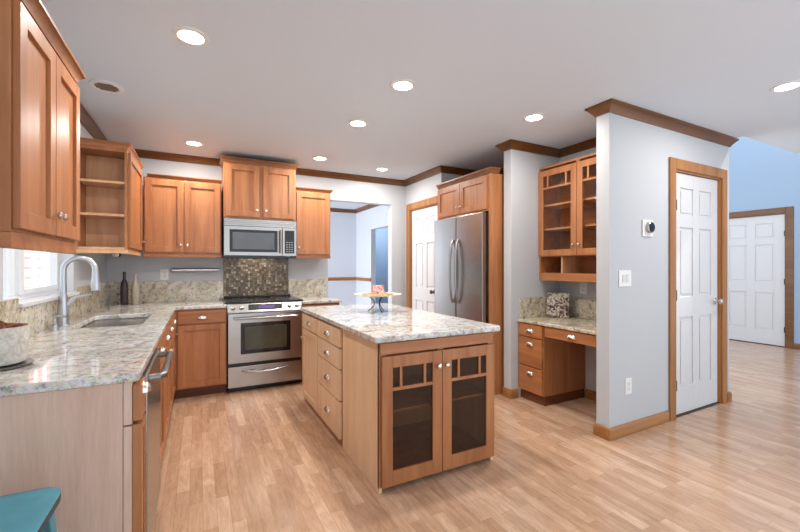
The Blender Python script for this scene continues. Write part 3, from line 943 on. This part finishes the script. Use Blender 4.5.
cp = MB().fbox(frM, 0.868, 0.975, 0.021, 0.025, mz0 + 0.05, mz1 - 0.11, 0.001).build('control_panel', 'blackglass', t)
b = MB()
for r_ in range(5):
    for c_ in range(3):
        b.fbox(frM, 0.884 + c_ * 0.028, 0.902 + c_ * 0.028, 0.0245, 0.0265, mz0 + 0.065 + r_ * 0.026, mz0 + 0.077 + r_ * 0.026)
b.build('buttons', 'steel_dark', cp)
ul = bpy.data.lights.new('cooktop_lamp', 'AREA'); ul.shape = 'RECTANGLE'; ul.size = 0.3; ul.size_y = 0.06; ul.energy = 0.9; ul.color = (1.0, 0.86, 0.66)
ulo = bpy.data.objects.new('cooktop_lamp', ul); COL.objects.link(ulo); ulo.parent = t; ulo.location = (0.0, 0.06, -0.008)
MB().fbox(frM, mx0, mx1, 0, 0.018, mz0 - 0.004, mz0 + 0.020, 0.003).build('bottom_strip', 'black', t)

# ------------------------------------------------------------------ wall cabinets
def wall_cab(name, label, fr, fd, a0, a1, z0, z1, doors, depth, mat_side='wood', crown_path=None, crown_h=0.045, crown_o=0.035, rail=0.03, knobs='pair', inset_z=(0.02, 0.02), gap=0.003, crown_mat='trim'):
    x, y = fr((a0 + a1) / 2, -depth / 2)
    t = thing(name, label, 'cabinet', (x, y, z0))
    MB().fbox(fr, a0, a1, -depth + 0.003, 0, z0, z1, 0.002).build('body', mat_side, t)
    w_ = (a1 - a0) / doors
    for k in range(doors):
        p, q = a0 + k * w_ + (max(0.012, gap) if k == 0 else gap), a0 + (k + 1) * w_ - (max(0.012, gap) if k == doors - 1 else gap)
        d = shaker(fr, p, q, z0 + inset_z[0], z1 - inset_z[1], t, st=0.058)
        if knobs == 'pair':
            ka = q - 0.028 if k == 0 else p + 0.028
        else:
            ka = p + 0.028 if knobs == 'low' else q - 0.028
        knob(fr, ka, 0.02, z0 + inset_z[0] + 0.075, d)
    if crown_path:
        MB().sweep(crown_path, cab_crown(z1, crown_h, crown_o), 1).build('crown_moulding', crown_mat, t)
    if rail:
        MB().fbox(fr, a0, a1, -0.03, 0.004, z0 - rail, z0 - 0.0005, 0.003).build('light_rail', 'wood_x', t)
    return t

UXF = -0.505              # front of the left wall cabinets
UYF = 4.57                # front of the back wall cabinets
wall_cab('wall_cabinet', 'tall cherry wall cabinet nearest, left of the sink window', face_pX(UXF), 0, 1.585, 2.285, 1.405, 2.15, 2, UXF - XL,
         crown_path=[(UXF, 1.585), (UXF, 2.285), (XL, 2.285)][::-1], crown_h=0.06, crown_o=0.05, rail=0.05, inset_z=(0.012, 0.03))
# crown side fix: path travels so that outward is on its left
def recrown(t, path, z, h, o, side):
    for ch in list(t.children):
        if ch.name.startswith('crown_moulding'):
            bpy.data.objects.remove(ch)
    MB().sweep(path, cab_crown(z, h, o), side).build('crown_moulding', 'crown_brown', t)
left_cab = [o for o in COL.objects if o.get('label', '').startswith('tall cherry wall cabinet nearest')][0]
recrown(left_cab, [(UXF + 0.0, 1.585), (UXF, 2.285), (XL + 0.003, 2.285)], 2.151, 0.05, 0.032, 1)

# open end shelves plus corner door
SY = 3.76
t = thing('corner_cabinet', 'corner wall cabinet with open end shelves beside the window', 'cabinet', ((UXF + XL) / 2, 4.2, 1.43))
z0, z1 = 1.43, 2.24
m = MB()
m.box(XL + 0.003, UXF, SY + 0.25, 4.5695, z0, z1)                 # closed part
m.box(XL + 0.003, XL + 0.018, SY, SY + 0.25, z0, z1)              # back strip on wall
m.box(UXF - 0.018, UXF, SY, SY + 0.25, z0, z1, 0.002)              # side
m.box(XL + 0.018, UXF - 0.018, SY, SY + 0.25, z1 - 0.03, z1)
m.build('body', 'wood', t)
MB().box(XL + 0.019, UXF - 0.019, SY + 0.236, SY + 0.2495, z0 + 0.021, z1 - 0.031).build('lit_back_panel', 'wood_pale', t)  # paler than the body: window light inside the shelves is painted on
for zz in (1.43, 1.695, 1.955):
    MB().box(XL + 0.018, UXF - 0.018, SY + 0.002, SY + 0.235, zz, zz + 0.02, 0.002).build('shelf', 'wood_pale', t)
d = shaker(face_pX(UXF), SY + 0.03, 4.54, z0 + 0.02, z1 - 0.02, t)
knob(face_pX(UXF), 4.50, 0.02, z0 + 0.1, d)
MB().box(XL + 0.003, UXF + 0.004, SY - 0.003, SY + 0.02, z0 - 0.03, z0 - 0.0005, 0.003).box(UXF - 0.02, UXF + 0.004, SY + 0.02, 4.5695, z0 - 0.03, z0 - 0.0005).build('light_rail', 'wood_pale', t)
MB().sweep([(XL + 0.003, SY), (UXF, SY), (UXF, 4.54)], cab_crown(z1, 0.04, 0.03), 1).build('crown_moulding', 'wood_x', t)

frU = face_mY(UYF)
wall_cab('wall_cabinet', 'two door cherry wall cabinet left of the microwave', frU, 0, -0.482, 0.222, 1.42, 2.19, 2, YB - UYF,
         crown_path=[(-0.45, UYF), (0.222, UYF)], crown_h=0.03, crown_o=0.02, crown_mat='crown_brown')
wall_cab('wall_cabinet', 'raised cherry wall cabinet over the microwave', face_mY(4.50), 0, 0.240, 0.996, 1.815, 2.41, 2, YB - 4.50,
         crown_path=[(0.240, YB - 0.1), (0.240, 4.50), (0.996, 4.50), (0.996, YB - 0.1)], crown_h=0.055, crown_o=0.03, rail=0, gap=0.02, crown_mat='crown_brown')
wall_cab('wall_cabinet', 'single door cherry wall cabinet right of the microwave', frU, 0, 1.006, 1.43, 1.42, 2.19, 1, YB - UYF,
         crown_path=[(1.006, UYF), (1.43, UYF), (1.43, YB - 0.003)], crown_h=0.035, crown_o=0.025, knobs='low', crown_mat='crown_brown')

# ------------------------------------------------------------------ refrigerator bay
FXF = 2.60
t = wall_cab('wall_cabinet', 'two door cherry cabinet above the refrigerator', face_mX(FXF), 0, 3.045, 3.965, 1.86, 2.235, 2, XN - FXF - 0.02,
             crown_path=[(FXF, 3.966), (FXF, 3.005), (2.71, 3.005)], crown_h=0.05, crown_o=0.035, rail=0)
recrown(t, [(FXF, 3.966), (FXF, 3.002), (2.70, 3.002)], 2.236, 0.05, 0.035, 1)
MB().box(FXF, XN - 0.003, 3.003, 3.043, 0, 2.235, 0.003).build('side_panel', 'wood', t)
t = thing('refrigerator', 'stainless french door refrigerator under the cherry cabinet', 'refrigerator', (2.95, 3.51, 0))
fy0, fy1 = 3.062, 3.952
MB().box(2.60, 3.33, fy0, fy1, 0.03, 1.84, 0.006).build('body', 'steel_dark', t)
frF = face_mX(2.595)
ymid = (fy0 + fy1) / 2
h_specs = []
for p, q, hy in ((fy0, ymid - 0.003, ymid - 0.05), (ymid + 0.003, fy1, ymid + 0.05)):
    d = MB().fbox(frF, p, q, 0, 0.062, 0.70, 1.848, 0.012).build('door', 'steel', t)
    pts = []
    for i in range(17):
        s_ = i / 16
        pts.append((2.595 - 0.062 - 0.006 - 0.042 * math.sin(PI * s_) ** 0.5, hy, 0.89 + 0.70 * s_))
    MB().tube(pts, 0.013, 12).build('handle', 'steel', d)
d = MB().fbox(frF, fy0, fy1, 0, 0.062, 0.09, 0.692, 0.012).build('freezer_drawer', 'steel', t)
h = MB().tube([(2.595 - 0.11, fy0 + 0.1, 0.62), (2.595 - 0.11, fy1 - 0.1, 0.62)], 0.013, 12)
for y_ in (fy0 + 0.14, fy1 - 0.14):
    h.tube([(2.54, y_, 0.62), (2.485, y_, 0.62)], 0.010, 8)
h.build('handle', 'steel', d)
MB().box(2.60, 3.30, fy0 + 0.03, fy1 - 0.03, 0.0, 0.03).build('base', 'black', t)

# ------------------------------------------------------------------ island
IFX0, IFX1, IFY = 0.912, 1.752, 2.005
t = thing('island_cabinet', 'island end cabinet with two glass doors facing the room', 'cabinet', (1.33, 2.31, 0))
iz = 0.865
m = MB()
m.box(IFX0, IFX0 + 0.02, IFY, 2.63, 0.0, iz, 0.002)
m.box(IFX1 - 0.02, IFX1, IFY, 2.63, 0.0, iz, 0.002)
m.box(IFX0 + 0.02, IFX1 - 0.02, 2.61, 2.63, 0.0, iz)
m.build('side_panel', 'island_wood_lit', t)
m = MB()
m.box(IFX0 + 0.02, IFX1 - 0.02, IFY + 0.02, 2.61, 0.06, 0.08)
m.box(IFX0 + 0.02, IFX1 - 0.02, IFY + 0.02, 2.61, iz - 0.02, iz)
m.box(IFX0 + 0.02, IFX1 - 0.02, IFY, IFY + 0.02, 0.79, iz)
m.box(IFX0, IFX0 + 0.045, IFY - 0.001, IFY + 0.019, 0.03, iz, 0.002)
m.box(IFX1 - 0.045, IFX1, IFY - 0.001, IFY + 0.019, 0.03, iz, 0.002)
m.box(IFX0 + 0.045, IFX1 - 0.045, IFY, IFY + 0.02, 0.03, 0.08)
m.box((IFX0 + IFX1) / 2 - 0.02, (IFX0 + IFX1) / 2 + 0.02, IFY, IFY + 0.02, 0.08, 0.79)
m.build('body', 'wood', t)
MB().box(IFX0 + 0.02, IFX1 - 0.02, IFY + 0.07, IFY + 0.085, 0, 0.06).build('toe_kick', 'toe', t)
MB().box(IFX0 + 0.022, IFX1 - 0.022, IFY + 0.03, 2.608, 0.435, 0.45, 0.001).build('shelf', 'wood_pale', t)
frI = face_mY(IFY - 0.001)
MB().fbox(frI, IFX0 + 0.004, IFX1 - 0.03, 0, 0.012, 0.792, 0.858, 0.003).build('frieze_board', 'wood_x', t)
xm = (IFX0 + IFX1) / 2
for p, q, ka in ((IFX0 + 0.012, xm - 0.002, xm - 0.03), (xm + 0.002, IFX1 - 0.006, xm + 0.03)):
    d = glass_door(frI, p, q, 0.035, 0.782, t, 'glass_island', st=0.068, row=0.135, bs=0.085)
    knob(frI, ka, 0.02, 0.69, d, r=0.016)

frIL = face_mX(IFX0)
t = thing('island_cabinet', 'island drawer unit with four stacked drawers facing the sink', 'cabinet', (1.33, 2.92, 0))
MB().box(IFX0, IFX1, 2.633, 3.205, 0.0, iz, 0.002).build('body', 'wood', t)
for lo, hi in ((0.715, 0.85), (0.56, 0.705), (0.335, 0.55), (0.06, 0.325)):
    drawer_front(frIL, 2.640, 3.198, lo, hi, t, mat='island_wood_lit', th=0.022)
t = thing('island_cabinet', 'island far unit with one drawer over a door', 'cabinet', (1.33, 3.48, 0))
MB().box(IFX0, IFX1, 3.208, 3.745, 0.0, iz, 0.002).build('body', 'wood', t)
drawer_front(frIL, 3.214, 3.735, 0.715, 0.85, t, mat='island_wood_lit', th=0.022)
d = shaker(frIL, 3.214, 3.735, 0.06, 0.705, t, mat='island_wood_lit', th=0.022)
knob(frIL, 3.70, 0.022, 0.62, d)

# cake stand with snacks
KX_, KY_, KZ_ = 1.40, 3.10, 0.902
t = thing('cake_stand', 'round plate on a thin wire stand on the island', 'cake stand', (KX_, KY_, KZ_))
pz = KZ_ + 0.135
MB().lathe([(0.001, pz), (0.14, pz), (0.205, pz + 0.012), (0.210, pz + 0.018), (0.203, pz + 0.018), (0.14, pz + 0.008), (0.001, pz + 0.007)], (KX_, KY_, 0), seg=40).build('plate', 'cream', t)
for k in range(3):
    a = 2 * PI * k / 3 + 0.5
    pts = []
    for i in range(9):
        s_ = i / 8
        r = 0.03 + 0.055 * (2 * s_ - 1) ** 2
        pts.append((KX_ + r * math.cos(a), KY_ + r * math.sin(a), KZ_ + 0.004 + s_ * (pz - KZ_ - 0.004)))
    MB().tube(pts, 0.004, 8).build('leg', 'bronze', t)
lx, ly, lz = KX_, KY_, pz + 0.0085
t = thing('snack_box', 'small red and white wrapped box on the cake stand', 'box', (lx, ly, lz))
MB().box(lx - 0.05, lx + 0.05, ly - 0.03, ly + 0.03, lz, lz + 0.085, 0.006).build('box', 'redpack', t)
first = None
for k in range(13):
    a = 2 * PI * k / 13
    px, py = KX_ + 0.115 * math.cos(a), KY_ + 0.115 * math.sin(a)
    if first is None:
        first = MB().lathe([(0.022, 0), (0.026, 0.004), (0.024, 0.012), (0.012, 0.016), (0.001, 0.017)], (px, py, lz), seg=16).build('cookie', 'cracker')
        tag(first, 'small tan cookie in the ring on the cake stand', 'cookie', 'cookies on the cake stand')
    else:
        c_ = first.copy(); COL.objects.link(c_); c_.location = (px, py, lz)

# ------------------------------------------------------------------ desk nook
t = thing('wall_cabinet', 'glass door wall cabinet above the desk with cubbies', 'cabinet', (3.25, 2.4, 1.21))
nx0, nx1, ny0, ny1, nz0, nz1 = 3.10, XN - 0.003, YD + 0.11, YN - 0.003, 1.21, 2.30
m = MB()
m.box(nx0, nx1, ny0, ny0 + 0.018, nz0, nz1)
m.box(nx0, nx1, ny1 - 0.018, ny1, nz0, nz1)
m.box(nx0, nx1, ny0 + 0.018, ny1 - 0.018, nz0, nz0 + 0.02)
m.box(nx0, nx1, ny0 + 0.018, ny1 - 0.018, nz1 - 0.02, nz1)
m.box(nx0, nx1, ny0 + 0.018, ny1 - 0.018, 1.39, 1.41)
m.box(nx1 - 0.008, nx1, ny0 + 0.018, ny1 - 0.018, nz0 + 0.02, nz1 - 0.02)
ym = (ny0 + ny1) / 2
m.box(nx0, nx0 + 0.02, ym - 0.02, ym + 0.02, 1.41, nz1 - 0.02)
m.build('body', 'wood_y', t)
MB().box(nx0 - 0.004, nx0 + 0.02, ny0, ny1, nz0 - 0.055, nz0 + 0.018, 0.003).build('light_rail', 'wood_y', t)
MB().box(nx0 + 0.005, nx1 - 0.01, 2.565, 2.58, nz0 + 0.021, 1.389).build('cubby_divider', 'wood_pale', t)
for zz in (1.66, 1.90):
    MB().box(nx0 + 0.03, nx1 - 0.01, ny0 + 0.02, ny1 - 0.02, zz, zz + 0.018, 0.001).build('shelf', 'wood_pale', t)
frN = face_mX(nx0)
for p, q, ka in ((ym + 0.002, ny1 - 0.006, ym + 0.03), (ny0 + 0.006, ym - 0.002, ym - 0.03)):
    d = glass_door(frN, p, q, 1.40, nz1 - 0.045, t, 'glass_smoke', st=0.06, row=0.13, bs=0.06, sidew=0.17)
    knob(frN, ka, 0.02, 1.50, d)

t = thing('desk_cabinet', 'cherry desk pedestal with three drawers in the nook', 'cabinet', (3.1, 2.7, 0))
MB().box(2.822, XN - 0.003, 2.535, YN - 0.003, 0.09, 0.7495, 0.002).build('body', 'wood', t)
MB().box(2.845, XN - 0.003, 2.545, YN - 0.003, 0.0, 0.09).build('toe_kick', 'toe', t)
frD = face_mX(2.822)
for lo, hi in ((0.625, 0.742), (0.345, 0.615), (0.10, 0.335)):
    drawer_front(frD, 2.545, YN - 0.012, lo, hi, t, mat='wood_y', pz=(hi - 0.055 if hi - lo > .2 else None))
t = thing('pencil_drawer', 'shallow drawer under the desk top over the knee space', 'drawer', (3.0, 2.2, 0.64))
MB().box(2.83, 3.35, YD + 0.11, 2.531, 0.655, 0.7495, 0.002).build('body', 'wood_y', t)
drawer_front(face_mX(2.83), YD + 0.115, 2.528, 0.65, 0.742, t, mat='wood_y', d0=0.0, th=0.012)

t = thing('cook_book', 'book with mottled cover standing upright on the desk', 'book', (3.2, 2.66, 0.782))
bk = MB().box(-0.006, 0.006, -0.105, 0.105, 0, 0.245, 0.003).box(0.034, 0.040, -0.105, 0.105, 0, 0.245, 0.002)
def tilt(mb, loc, rz, rx):
    R = Matrix.Translation(loc) @ Matrix.Rotation(rz, 4, 'Z') @ Matrix.Rotation(rx, 4, 'Y')
    bmesh.ops.transform(mb.bm, matrix=R, verts=mb.bm.verts)
    return mb
L_ = Vector((3.19, 2.695, 0.785))
tilt(bk, L_, 0.55, 0.12).build('cover', 'cover', t)
tilt(MB().box(0.006, 0.034, -0.100, 0.100, 0.004, 0.240), L_, 0.55, 0.12).build('pages', 'paper', t)

t = thing('small_dish', 'small white dish in the cubby over the desk', 'dish', (3.2, 2.2, 1.2305))
MB().lathe([(0.02, 0), (0.035, 0.004), (0.055, 0.03), (0.052, 0.03), (0.033, 0.008), (0.001, 0.006)], (3.2, 2.2, 1.2305), seg=24).build('dish', 'plastic', t)

# ------------------------------------------------------------------ wall fittings
def plate(name, label, cat, fr, a, z, w, h, rockers=1, outlet=False, group=None):
    x, y = fr(a, 0)
    t = thing(name, label, cat, (x, y, z - h / 2), group)
    MB().fbox(fr, a - w / 2, a + w / 2, 0.0005, 0.006, z - h / 2, z + h / 2, 0.003).build('plate', 'plastic', t)
    for k in range(rockers):
        aa = a + (k - (rockers - 1) / 2) * 0.046
        if outlet:
            for dz in (-0.02, 0.02):
                MB().fbox(fr, aa - 0.016, aa + 0.016, 0.0055, 0.0085, z + dz - 0.014, z + dz + 0.014, 0.003).build('socket', 'white', t)
        else:
            MB().fbox(fr, aa - 0.015, aa + 0.015, 0.0055, 0.0095, z - 0.032, z + 0.032, 0.002).build('rocker', 'white', t)
    return t
frW = face_mY(YD)
plate('light_switch', 'white double rocker switch plate below the thermostat', 'light switch', frW, 2.905, 1.205, 0.155, 0.125, 2)
plate('wall_outlet', 'white outlet near the floor on closet wall', 'outlet', frW, 2.948, 0.37, 0.078, 0.122, 1, True)
plate('wall_outlet', 'white outlet over the splash left of the towel bar', 'outlet', face_mY(YB), -0.325, 1.205, 0.078, 0.118, 1, True)
plate('wall_outlet', 'white outlet in the desk nook under the glass cabinet', 'outlet', face_mX(XN), 2.56, 1.08, 0.078, 0.118, 1, True)
plate('light_switch', 'white switch plate by the dining room opening', 'light switch', face_mX(DRX), 6.02, 1.12, 0.078, 0.118, 1)
t = thing('thermostat', 'round black and silver thermostat on a white plate', 'thermostat', (3.195, YD, 1.53))
MB().fbox(frW, 3.125, 3.262, 0.0005, 0.012, 1.535, 1.67, 0.006).build('plate', 'plastic', t)
MB().lathe([(0.045, 0.0), (0.045, 0.022), (0.040, 0.026), (0.001, 0.026)], (3.20, YD - 0.0115, 1.608), (0, -1, 0), 32).build('dial', 'steel', t)
MB().lathe([(0.036, 0.0), (0.036, 0.0035), (0.001, 0.004)], (3.20, YD - 0.037, 1.608), (0, -1, 0), 32).build('face', 'blackglass', t)

t = thing('towel_bar', 'white towel bar on the back wall above the splash', 'towel bar', (-0.03, YB, 1.24))
MB().tube([(-0.25, YB - 0.06, 1.255), (0.20, YB - 0.06, 1.255)], 0.021, 14).build('bar', 'chrome', t)
for x_ in (-0.24, 0.19):
    MB().lathe([(0.024, 0), (0.024, 0.008), (0.010, 0.014), (0.010, 0.06)], (x_, YB, 1.255), (0, -1, 0), 16).build('bracket', 'chrome', t)

for y_, mm, lab in ((4.42, 'plastic', 'white round puck light under the corner shelves'), (4.52, 'black', 'black round puck light under the corner shelves')):
    t = thing('puck_light', lab, 'light', (-0.68, y_, 1.40), 'puck lights under the corner cabinet')
    MB().lathe([(0.022, 1.4295), (0.024, 1.40), (0.018, 1.388), (0.001, 1.386)], (-0.68, y_, 0), seg=20).build('housing', mm, t)

# ------------------------------------------------------------------ ceiling lights and vent
spots = [(-0.034, 2.328, 'recessed ceiling light over the sink run, nearest left'),
         (1.223, 2.296, 'recessed ceiling light over the front of the island'),
         (1.208, 3.084, 'recessed ceiling light over the island middle, behind the front one'),
         (-0.037, 4.34, 'recessed ceiling light in front of the left wall cabinets at back'),
         (1.219, 4.283, 'recessed ceiling light in front of the microwave cabinet'),
         (2.049, 4.407, 'recessed ceiling light near the white door and dining opening'),
         (2.437, 2.293, 'recessed ceiling light in front of the desk nook'),
         (3.537, 1.103, 'recessed ceiling light at far right in front of closet door')]
proto = None
for x, y, lab in spots:
    if proto is None:
        t = proto = thing('ceiling_light', lab, 'ceiling light', (x, y, ZC), 'recessed ceiling lights')
        MB().lathe([(0.062, ZC - 0.008), (0.068, ZC - 0.010), (0.084, ZC - 0.006), (0.088, ZC - 0.0005), (0.064, ZC - 0.0005)], (x, y, 0), seg=36, cap=False).build('trim_ring', 'plastic', t)
        MB().lathe([(0.066, ZC - 0.001), (0.064, ZC - 0.006), (0.05, ZC - 0.008), (0.001, ZC - 0.009)], (x, y, 0), seg=32).build('lens', 'lens', t)
        kids = list(t.children)
    else:
        t = proto.copy(); COL.objects.link(t); t.location = (x, y, ZC); t['label'] = lab
        for ch in kids:
            c_ = ch.copy(); COL.objects.link(c_); c_.parent = t
    ld = bpy.data.lights.new('lamp', 'AREA')
    ld.shape = 'DISK'; ld.size = 0.12; ld.energy = LAMP_W; ld.color = (1.0, 0.95, 0.89)
    lo = bpy.data.objects.new('lamp', ld); COL.objects.link(lo)
    lo.parent = t; lo.location = (0, 0, -0.015)
t = thing('ceiling_vent', 'white ceiling vent near the left wall cabinet', 'vent', (-0.55, 3.24, ZC))
MB().lathe([(0.001, ZC - 0.006), (0.07, ZC - 0.006), (0.075, ZC - 0.012), (0.095, ZC - 0.008), (0.098, ZC - 0.0005), (0.001, ZC - 0.0005)], (-0.55, 3.24, 0), seg=36).build('frame', 'plastic', t)
for k in range(5):
    yy = -0.048 + k * 0.024
    hw = math.sqrt(0.066 ** 2 - yy ** 2)
    MB().box(-0.55 - hw, -0.55 + hw, 3.24 + yy - 0.006, 3.24 + yy + 0.006, ZC - 0.011, ZC - 0.0058).build('slat', 'steel', t)

# ------------------------------------------------------------------ teal stool
sx, sy, sz = -0.528, 1.43, 0.61
t = thing('metal_stool', 'teal painted metal stool with dark rim', 'stool', (sx, sy, 0))
s0 = rrect(sx - 0.155, sx + 0.155, sy - 0.155, sy + 0.155, 0.062, 6)
s1 = rrect(sx - 0.149, sx + 0.149, sy - 0.149, sy + 0.149, 0.058, 6)
MB().loft([R3(s0, sz - 0.006), R3(s0, sz - 0.003), R3(s1, sz), R3(rrect(sx - 0.11, sx + 0.11, sy - 0.11, sy + 0.11, 0.04, 6), sz - 0.004)]).build('seat', 'teal', t)
MB().loft([R3(s0, sz - 0.028), R3(s0, sz - 0.0065)], True, True).build('rim', 'teal_dark', t)
for ax_ in (-1, 1):
    for ay_ in (-1, 1):
        tp = Vector((sx + ax_ * 0.128, sy + ay_ * 0.128, sz - 0.026)); bt_ = Vector((sx + ax_ * 0.172, sy + ay_ * 0.172, 0.0))
        m = MB()
        def Lp(p, w_):
            return [p + Vector((0, 0, 0)), p + Vector((-ax_ * w_, 0, 0)), p + Vector((-ax_ * w_, -ay_ * 0.004, 0)), p + Vector((-ax_ * 0.004, -ay_ * 0.004, 0)), p + Vector((-ax_ * 0.004, -ay_ * w_, 0)), p + Vector((0, -ay_ * w_, 0))]
        m.loft([Lp(bt_, 0.022), Lp(tp, 0.045)])
        m.build('leg', 'teal', t)
m = MB()
k_ = 0.145
zb = 0.26
cs_ = [(sx - k_, sy - k_, zb), (sx + k_, sy - k_, zb), (sx + k_, sy + k_, zb), (sx - k_, sy + k_, zb)]
for i in range(4):
    m.tube([cs_[i], cs_[(i + 1) % 4]], 0.008, 8)
m.build('foot_rail', 'teal', t)
